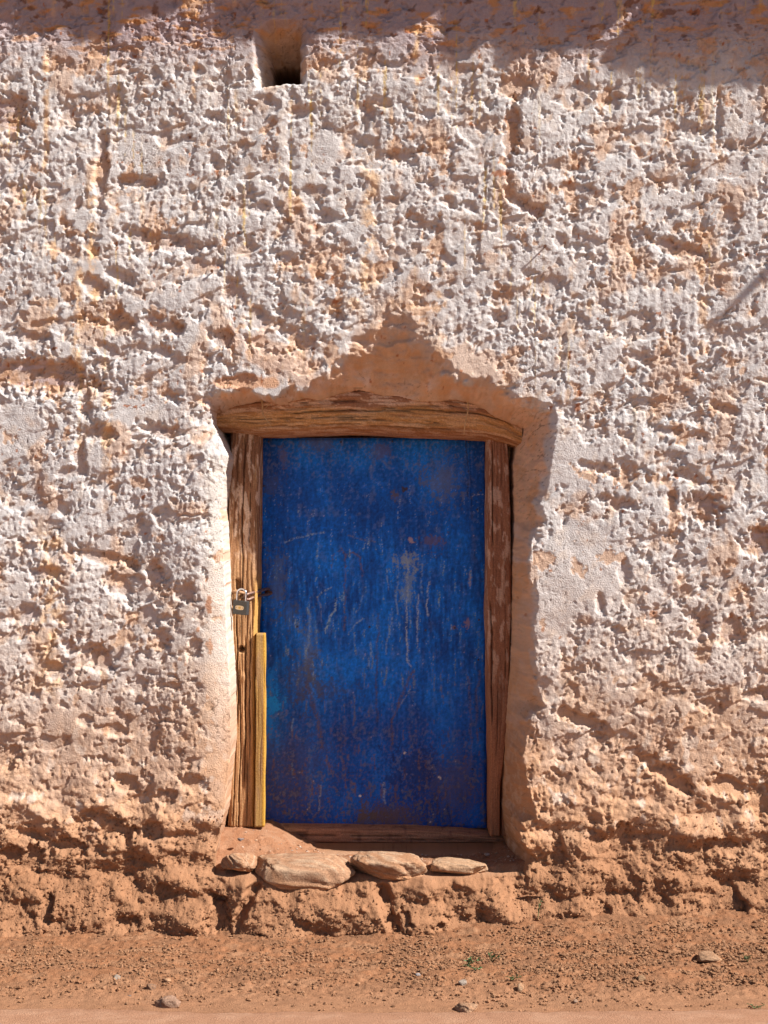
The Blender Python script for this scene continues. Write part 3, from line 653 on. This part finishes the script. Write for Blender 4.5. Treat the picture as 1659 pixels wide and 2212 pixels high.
M_lock = mat_plain('grey_lacquer', (.085, .08, .075), (.06, .058, .055), rough=.42, scale=300, metallic=.3, bump=.0001)
M_steel = mat_plain('polished_steel', (.62, .62, .65), (.5, .5, .52), rough=.18, scale=50, metallic=1, bump=.0001)
M_brass = mat_plain('pale_brass', (.72, .56, .36), (.62, .46, .28), rough=.35, scale=200, metallic=.4, bump=.0001)
M_gold = mat_plain('gold_emblem', (.75, .48, .14), rough=.4, scale=200, metallic=.4, bump=.0001)
from mathutils import Matrix
rot = Matrix.Rotation(math.radians(-24), 4, 'Z') @ Matrix.Rotation(math.radians(4), 4, 'Y')
lc = pc(535, 810, .232)
def lk(name, bm, mat, smooth=False, par=None):
    bmesh.ops.transform(bm, matrix=Matrix.Translation(lc) @ rot, verts=bm.verts[:])
    me = bpy.data.meshes.new(name); bm.to_mesh(me); bm.free(); me.materials.append(mat)
    for p in me.polygons: p.use_smooth = smooth
    o = bpy.data.objects.new(name, me); COL.objects.link(o)
    if par is None: settle(o, lock)
    else: o.parent = par
    return o
bm = bmesh.new(); bmesh.ops.create_cube(bm, size=1)
for v in bm.verts: v.co = Vector((v.co.x*.064, v.co.y*.022, v.co.z*.056))
bmesh.ops.bevel(bm, geom=bm.edges[:], offset=.0018, segments=3, affect='EDGES'); body = lk('body', bm, M_lock)
def plate(w_, h_, t_, yc, n=28, oct_=False):
    bm = bmesh.new(); vs = []
    for i in range(n):
        a = 2*math.pi*i/n; r = (abs(math.cos(a))**3.2+abs(math.sin(a))**3.2)**(-1/3.2)
        vs.append(bm.verts.new((w_/2*math.cos(a)*r, yc, h_/2*math.sin(a)*r)))
    f = bm.faces.new(vs); g = bmesh.ops.extrude_face_region(bm, geom=[f])
    for v in g['geom']:
        if isinstance(v, bmesh.types.BMVert): v.co.y -= t_
    bmesh.ops.recalc_face_normals(bm, faces=bm.faces[:]); return bm
pl = lk('badge', plate(.039, .0175, .0009, -.0112), M_brass)
e = lk('emblem', plate(.011, .009, .0006, -.0121, 6), M_gold, par=pl)
for sx in (-1, 1):
    bm = plate(.0032, .0032, .0006, -.0121, 10); bmesh.ops.translate(bm, verts=bm.verts[:], vec=(sx*.0155, 0, 0)); lk('rivet', bm, M_rust, par=pl)
def loc(x, y, z): return (Matrix.Translation(lc) @ rot @ Vector((x, y, z)))
R_ = .0205
arc = [loc(-R_, 0, .024), loc(-R_, 0, .045), loc(-R_, 0, .056)] + [loc(-R_*math.cos(a), 0, .056+.019*math.sin(a)) for a in np.linspace(.35, math.pi-.35, 7)] + [loc(R_, 0, .056), loc(R_, 0, .045), loc(R_, 0, .024)]
tube('shackle', arc, .0043, M_steel, lock, res=14)

# straw wisps hanging over the beam
M_straw = mat_plain('dry_straw', (.62, .42, .22), rough=.8, scale=80)
def zc(ox, cx, cy, y): return W(ox+.26*cx, 763+.26*cy, y)
s1 = tube('straw_wisp', [zc(398,640,380,.19), zc(398,650,430,.185), zc(398,652,500,.18), zc(398,690,560,.182), zc(398,728,620,.19)], [.0035,.0032,.0026,.002,.001], M_straw, res=6)
tag(s1, 'forked dry straw wisp dangling over the left end of the lintel', 'straw')
s3 = tube('side_wisp', [zc(398,705,425,.182), zc(398,680,450,.18), zc(398,652,478,.18)], [.001,.0016,.0016], M_straw, res=6); s3.parent = s1
s2 = tube('straw_wisp', [zc(829.5,693,395,.19), zc(829.5,700,450,.19), zc(829.5,690,520,.186), zc(829.5,672,600,.19), zc(829.5,664,680,.2)], [.0028,.003,.0028,.0024,.001], M_straw, res=6)
tag(s2, 'single straw strand hanging down the right part of the lintel', 'straw')

# nails in the wall
def surf_y(px, py):
    x = (px-829.5)/560; z = CZ+(1106-py)/560
    return float(Y[np.searchsorted(zs, z), np.searchsorted(xs, x)])
def wall_nail(px, py, L_, label):
    y = surf_y(px, py); p = W(px, py, 0)
    o = tube('nail', [(p.x, y+.02, p.z), (p.x+.001, y-L_, p.z+.002)], .0028, M_rust, res=8)
    bm = bmesh.new(); bmesh.ops.create_cone(bm, segments=12, radius1=.006, radius2=.006, depth=.002, cap_ends=True)
    bmesh.ops.rotate(bm, matrix=Matrix.Rotation(math.radians(90), 3, 'X'), verts=bm.verts[:]); bmesh.ops.translate(bm, verts=bm.verts[:], vec=(p.x+.001, y-L_, p.z+.002))
    me = bpy.data.meshes.new('head'); bm.to_mesh(me); bm.free(); me.materials.append(M_rust)
    h_ = bpy.data.objects.new('head', me); COL.objects.link(h_); h_.parent = o
    tag(o, label, 'nail')
wall_nail(1175, 536, .030, 'rusty nail stuck in the plaster high above the right end of the lintel')
wall_nail(458, 588, .025, 'rusty nail stuck in the plaster above left of the door')

# ------------------------------------------------------------------ stones of the doorstep
def rock(name, c, size, seed, col, col2, p=.75, nz_=.12, sub=5, rotz=0, tilt=(0, 0), cut=.62):
    bm = bmesh.new(); bmesh.ops.create_icosphere(bm, subdivisions=sub, radius=1)
    V = np.array([v.co for v in bm.verts], np.float32)
    Fc = np.array([[v.index for v in f.verts] for f in bm.faces], np.int32); bm.free()
    n0 = V/np.linalg.norm(V, axis=1, keepdims=True)
    V = np.sign(n0)*np.abs(n0)**p
    s1_ = fbm(n0[:, 0]*1.5+n0[:, 2]*.9, n0[:, 1]*1.5-n0[:, 2]*1.1, seed, 3)
    s2_ = fbm(n0[:, 0]*4+n0[:, 2]*3.1, n0[:, 1]*4-n0[:, 2]*2.3, seed+5, 4, .6)
    s3_ = fbm(n0[:, 0]*12+n0[:, 2]*8, n0[:, 1]*12-n0[:, 2]*9, seed+9, 3, .6)
    rr_ = np.random.default_rng(seed)
    for _ in range(14):
        d_ = rr_.normal(size=3); d_ /= np.linalg.norm(d_); d_ = d_.astype(np.float32); o_ = rr_.uniform(cut, .97)
        V = V - np.clip(V@d_-o_, 0, None)[:, None]*d_[None]*.9
    V = V*(1+nz_*1.3*s1_+nz_*.65*s2_+nz_*.34*s3_)[:, None]
    V = V*np.array(size, np.float32)/2
    C_ = np.zeros_like(V)+np.array(col, np.float32)
    C_ = mixc(C_, col2, ss(-.05, .4, s2_)*.7); C_ = C_*(1+.45*s3_)[:, None]; C_ = mixc(C_, (.30, .15, .075), ss(.1, .45, s1_-s2_*.5)*.6)
    C_ = mixc(C_, (.50, .24, .11), ss(-.1, -.6, n0[:, 2])*.6)
    o = mesh_np(name, V, Fc, C_, M_stone)
    o.location = c; o.rotation_euler = (math.radians(tilt[0]), math.radians(tilt[1]), math.radians(rotz))
    return o
ST = (.34, .19, .11); ST2 = (.42, .29, .19)
r = rock('threshold_stone', (-.305, -.022, .174), (.39, .235, .128), 601, ST, ST2, .60, .075, tilt=(-4, 2.0), cut=.86); tag(r, 'long smooth loaf-shaped stone in front of the door, left of the middle', 'stone', 'stones along the doorstep')
r = rock('threshold_stone', (.018, -.015, .190), (.30, .23, .100), 617, ST, ST2, .75, .10, tilt=(-9, 5), cut=.76); tag(r, 'jagged pointed stone lying in the middle of the doorstep', 'stone', 'stones along the doorstep')
r = rock('threshold_stone', (.285, -.008, .186), (.225, .16, .052), 629, (.38, .23, .135), ST2, .6, .08, tilt=(-5, 2), cut=.85); tag(r, 'thin flat orange stone at the right end of the doorstep', 'stone', 'stones along the doorstep')
r = rock('threshold_stone', (-.555, -.02, .205), (.135, .15, .075), 641, ST, ST2, .75, .12, tilt=(-10, 6), cut=.75); tag(r, 'small crusty stone at the left end of the doorstep below the post', 'stone', 'stones along the doorstep')

# dirt ledge behind them
lx = np.linspace(-.70, .62, 330, dtype=np.float32); ly = np.linspace(-.10, .47, 170, dtype=np.float32)
LX, LY = np.meshgrid(lx, ly)
LZ = .182 - .026*ss(.12, .32, LY)*ss(-.45, -.2, LX) + .082*ss(-.20, -.56, LX)*ss(-.02, .26, LY) + .022*ss(.36, .5, LX)*ss(.1, .3, LY) + .006*fbm(LX/.10, LY/.10, 650, 4) - .10*ss(.02, -.09, LY) + .015*ss(.40, .56, LX) + .0015*pn(LX/.008, LY/.008, 655)
LZ += .006*ss(.5, .2, worley(LX/.03, LY/.03, 21))*ss(.1, .35, pn(LX/.07, LY/.07, 656))
lc_ = np.zeros(LX.shape+(3,), np.float32)+np.array((.31, .15, .08), np.float32)
lc_ = mixc(lc_, (.36, .20, .12), ss(-.1, .3, fbm(LX/.05, LY/.05, 660, 3))*.6); lc_ = mixc(lc_, (.22, .11, .065), ss(.2, .45, pn(LX/.012, LY/.012, 664))*.5)
ledge = grid_obj('doorstep_earth', np.stack([LX, LY, LZ], -1), lc_, M_soil); ledge['kind'] = 'structure'

# ------------------------------------------------------------------ ground
gx = np.array(list(reversed(grow(-1.6, -60, .006, 1.08, 3))) + list(np.arange(-1.6, 1.6, .005)) + grow(1.6, 60, .006, 1.08, 3), np.float32)
gy = np.array(list(np.arange(0, -1.2, -.0045)) + grow(-1.2, -60, .006, 1.08, 3), np.float32)
GX, GY = np.meshgrid(gx, gy)
def ground_z(x, y):
    rightw = ss(-.4, 1.2, x)
    d = -.20 - y
    fade = ss(-3.0, -1.3, y)
    z = .004*np.exp(-np.clip(d, 0, None)/.13)*(1+9*rightw) - .026*(1-rightw)*ss(-.62, -.35, y) + .02*ss(.0, -.25, d)
    z = z + (.012*fbm(x/.30, y/.12, 700, 3) + .009*fbm(x/.05, y/.04, 704, 4, .6)*ss(-.90, -.75, y+.03*pn(x/.3, x*0, 3)) + .0036*fbm(x/.016, y/.014, 708, 2)*ss(-.9, -.8, y))*fade
    z = z - .012 + .010*ss(-.95, -.6, y)*fade
    return z
GZ = ground_z(GX, GY)
g1 = fbm(GX/.20, GY/.10, 710, 4); g2 = fbm(GX/.03, GY/.025, 714, 3)
gc = np.zeros(GX.shape+(3,), np.float32)+np.array((.265, .12, .058), np.float32)
gc = mixc(gc, (.20, .105, .058), ss(-.1, .4, g1)*.6); gc = mixc(gc, (.29, .16, .09), ss(.05, .4, -g1)*.6)
gc = mixc(gc, (.30, .155, .085), ss(-.62, -.85, GY+.1*g1)*.75)
gc = gc*(1+.22*g2)[..., None]
ground = grid_obj('ground', np.stack([GX, GY, GZ], -1), gc, M_soil, flip=True); ground['kind'] = 'structure'
# pale beaten path along the lower edge
n = 420; px_ = np.concatenate([np.linspace(-60, -1.9, 40), np.linspace(-1.86, 1.86, n), np.linspace(1.9, 60, 40)]).astype(np.float32)
edge = -.965 + .022*fbm(px_/.30, px_*0+.5, 720, 5, .6) + .02*ss(-.2, -1.4, px_) + .02*ss(.9, 1.4, px_)
tt = np.concatenate([[0, .002, .006], np.linspace(.012, .35, 60), np.linspace(.4, 4.0, 30)]).astype(np.float32)
PXX, TT = np.meshgrid(px_, tt)
PYY = edge[None]-TT
PZZ = -.006 + .007*ss(0, .05, TT) + .0022*fbm(PXX/.12, PYY/.12, 724, 4) + .0008*pn(PXX/.012, PYY/.012, 728)
PZZ = np.where(TT == 0, -.05, PZZ)
pcx = np.zeros(PXX.shape+(3,), np.float32)+np.array((.33, .175, .105), np.float32)
pcx = mixc(pcx, (.38, .22, .14), ss(-.1, .4, fbm(PXX/.15, PYY/.08, 730, 4))*.7); pcx = mixc(pcx, (.28, .145, .085), ss(.25, .5, fbm(PXX/.05, PYY/.03, 734, 3))*.6)
path = grid_obj('path', np.stack([PXX, PYY, PZZ], -1), pcx, M_soil, flip=True); path['kind'] = 'structure'

# loose clods (nobody could count them)
bm = bmesh.new(); bmesh.ops.create_icosphere(bm, subdivisions=1, radius=1)
tv = np.array([v.co for v in bm.verts], np.float32); tf = np.array([[v.index for v in f.verts] for f in bm.faces], np.int32); bm.free()
def clods(name, N, sampler, smin, smax, label, cat, cols, power=3.0, emb=.35):
    x, y, z = sampler(N); N = len(x)
    s = (smin + (smax-smin)*rng.random(N)**power).astype(np.float32)
    v = tv[None]*(1+.28*rng.standard_normal((N, len(tv), 1)).astype(np.float32))
    v = v*(s[:, None, None]*np.array((1, 1, .75), np.float32)*(.75+.5*rng.random((N, 1, 3)).astype(np.float32)))
    c = np.stack([x, y, z + s*emb], -1)[:, None]
    V = (v+c).reshape(-1, 3)
    Fc = (tf[None]+np.arange(N, dtype=np.int32)[:, None, None]*len(tv)).reshape(-1, 3)
    k = rng.integers(0, len(cols), N); cc = np.array(cols, np.float32)[k]*(.8+.4*rng.random((N, 1)))
    o = mesh_np(name, V, Fc, np.repeat(cc, len(tv), 0), M_soil, None, smooth=False)
    return tag(o, label, cat, kind='stuff')
def samp(N):
    x = rng.uniform(-1.9, 1.9, N*4).astype(np.float32); y = rng.uniform(-1.0, -.16, N*4).astype(np.float32)
    band = np.exp(-((y+.52)/.20)**2)*.9+.10
    dn = ss(-.22, .3, fbm(x/.22, y/.10, 740, 3))*.9+.08
    dn = dn*(.6+.6*ss(-.3, .9, x))*ss(-.97, -.88, y)
    k = rng.random(N*4) < band*dn
    x, y = x[k][:N], y[k][:N]; return x, y, ground_z(x, y)
EC = [(.28,.142,.074),(.25,.125,.064),(.31,.165,.09),(.22,.112,.06),(.29,.155,.085)]
clods('soil_clods', 36000, samp,   .0011, .0068, 'loose crumbly brown soil clods strewn along the foot of the wall', 'soil', EC, 2.6)
def samp2(N):
    x = rng.uniform(-.56, .52, N).astype(np.float32); y = rng.uniform(.03, .27, N).astype(np.float32)
    j = np.clip(((x-lx[0])/(lx[-1]-lx[0])*329).astype(int), 0, 329); i = np.clip(((y-ly[0])/(ly[-1]-ly[0])*169).astype(int), 0, 169)
    return x, y, LZ[i, j]
clods('doorstep_crumbs', 420, samp2, .0015, .006, 'small earth crumbs scattered on the doorstep behind the stones', 'soil', [(.45,.28,.18),(.36,.2,.12),(.5,.38,.3)], 3)
# crumbs stuck to the eroded foot of the wall
def samp3(N):
    j = rng.integers(0, len(xs), N*2); zz_ = -.02+.40*rng.random(N*2)**1.4; i = np.searchsorted(zs, zz_)
    k = (np.abs(xs[j]) < 1.7) & ((np.abs(xs[j]) > .62) | (zz_ < .13)); i, j = i[k][:N], j[k][:N]
    return xs[j], Y[i, j]-.001, zs[i]
clods('wall_foot_grit', 7000, samp3, .0012, .0052, 'coarse grit stuck to the eroded brown foot of the wall', 'grit', [(.31,.152,.08),(.29,.145,.075),(.33,.17,.09)], 2.2, emb=0)

# single stones on the ground
def gpt(px, py):
    # meet the ground along the sight line
    y = -.3
    for _ in range(12):
        z = float(ground_z(np.array([0.], np.float32)+(px-829.5)/F*(CD+y), np.array([y], np.float32))[0])
        y = (CZ-z)*F/(py-1106) - CD
    return Vector(((px-829.5)/F*(CD+y), y, z))
for px, py, wd, ht, lab, c in [
    (364,2172,50,26,'flattish brown rock half buried near the path, largest on the left of the ground',(.36,.22,.15)),
    (325,2138,22,18,'dark knobbly clod just above the half buried rock',(.24,.14,.09)),
    (252,2115,18,11,'pale grey pebble on the loose soil left of the knobbly clod',(.33,.28,.23)),
    (1124,2140,18,20,'upright pointed clod on the soil below the doorstep',(.40,.25,.15)),
    (1000,2127,20,14,'whitish pebble on the soil left of the pointed clod',(.38,.31,.25)),
    (362,2121,15,11,'orange brown pebble above the half buried rock',(.48,.28,.16)),
    (1010,2182,46,18,'low mound-like stone at the edge of the path below the door',(.42,.25,.15)),
    (1454,2195,14,8,'small grey pebble lying on the path edge at the right',(.36,.34,.33)),
    (278,2153,12,6,'tiny dark flat pebble left of the knobbly clod',(.14,.11,.10)),
    (1530,2073,60,18,'rounded earth lump under the right part of the wall',(.37,.22,.13)),
    (1385,2118,18,14,'dark soil lump among the clods right of the pointed clod',(.30,.18,.10)),
    (903,2107,12,8,'small grey pebble right of the middle of the ground',(.34,.32,.32)),
    (1243,2165,11,8,'small brown pebble below the dense clods',(.3,.2,.14))]:
    g = gpt(px, py); s = 1/560
    c = tuple(k*.72 for k in c)
    r = rock('pebble' if wd < 30 else 'rock', (g.x, g.y, g.z+ht*s*.22), (wd*s, wd*s*.8, ht*s), int(px), c, tuple(k*1.25 for k in c), .9, .13, sub=3 if wd < 30 else 4, rotz=px % 90)
    tag(r, lab, 'rock' if wd >= 30 else 'pebble', 'stones lying on the ground')
for px, py, y, wd, c, lab in [(1139,1929/1.0,0,0,(0,0,0),''),(515,1871,-.02,0,(0,0,0),'')]: pass
lp = W(515, 1868, .1)
r = rock('pebble', (-.565, .10, .262), (.028, .02, .014), 77, (.16,.16,.18), (.2,.2,.22), .9, .15, sub=3); tag(r, 'dark slate chip on the earth by the foot of the left door post', 'pebble')
r = rock('pebble', (.41, .14, .192), (.026, .022, .014), 78, (.42,.34,.30), (.5,.42,.36), .9, .15, sub=3); tag(r, 'pinkish pebble on the shaded doorstep behind the thin stone', 'pebble')

# weeds
M_leaf = mat_plain('weed_green', (.10, .20, .07), (.05, .12, .05), rough=.7, scale=60)
M_stem = mat_plain('weed_stem', (.16, .18, .07), rough=.8, scale=60)
def weed(base, hgt, spread, nst, nleaf, lsz, label, seed):
    R = random.Random(seed)
    root = empty('weed', base, label, 'weed', 'small weeds growing at the foot of the wall')
    lv = []; lf = []
    for k in range(nst):
        a = R.uniform(0, 2*math.pi); tip = Vector((math.cos(a)*spread*R.uniform(.3, 1), -abs(math.sin(a))*spread*.6, hgt*R.uniform(.5, 1)))
        mid_p = tip*.5+Vector((R.uniform(-.2, .2)*spread, 0, .1*hgt))
        tube('stem', [Vector(base), Vector(base)+mid_p, Vector(base)+tip], [.0013, .001, .0006], M_stem, root, res=5, sub=4)
        for q in range(nleaf):
            t_ = .3+.7*(q+R.random())/nleaf
            p = (mid_p*min(1, t_*2) if t_ < .5 else mid_p.lerp(tip, (t_-.5)*2))
            d = Vector((R.uniform(-1, 1), R.uniform(-1, .2), R.uniform(-.1, .9))).normalized(); s = d.cross(Vector((R.uniform(-1, 1), R.uniform(-1, 1), 1))).normalized()
            L = lsz*R.uniform(.7, 1.3); i0 = len(lv)
            nrm = d.cross(s)*.12*L
            lv += [p, p+d*L*.45+s*L*.22-nrm, p+d*L, p+d*L*.45-s*L*.22-nrm, p+d*L*.5]
            lf += [(i0, i0+1, i0+4), (i0+1, i0+2, i0+4), (i0+2, i0+3, i0+4), (i0+3, i0, i0+4)]
    me = bpy.data.meshes.new('leaves'); me.from_pydata(lv, [], lf); me.materials.append(M_leaf)
    o = bpy.data.objects.new('leaves', me); COL.objects.link(o); o.parent = root
g = gpt(1164, 2016)
weed((W(1160, 2000, -.215).x, -.235, .05), .085, .02, 3, 6, .011, 'thin upright weed against the foot of the wall right of the doorstep', 1)
for px, py, hgt, spd, ns, nl, lz, lab, sd in [(1010,2085,.035,.05,6,6,.014,'largest low weed patch among the clods below the doorstep',2),(1062,2078,.04,.03,4,6,.014,'weed tuft just right of the largest weed patch',3),
    (1615,2078,.035,.02,4,5,.012,'bright green weed tuft at the right edge of the ground',4),(1104,2118,.02,.03,4,5,.010,'tiny weed below the weed patches',5),(1632,2178,.015,.03,4,5,.011,'flat weed near the path at the lower right corner',6),(1028,2095,.02,.04,4,6,.012,'low weed sprawling below the largest weed patch',7)]:
    b = gpt(px, py); weed((b.x, b.y, b.z), hgt, spd, ns, nl, lz, lab, sd)
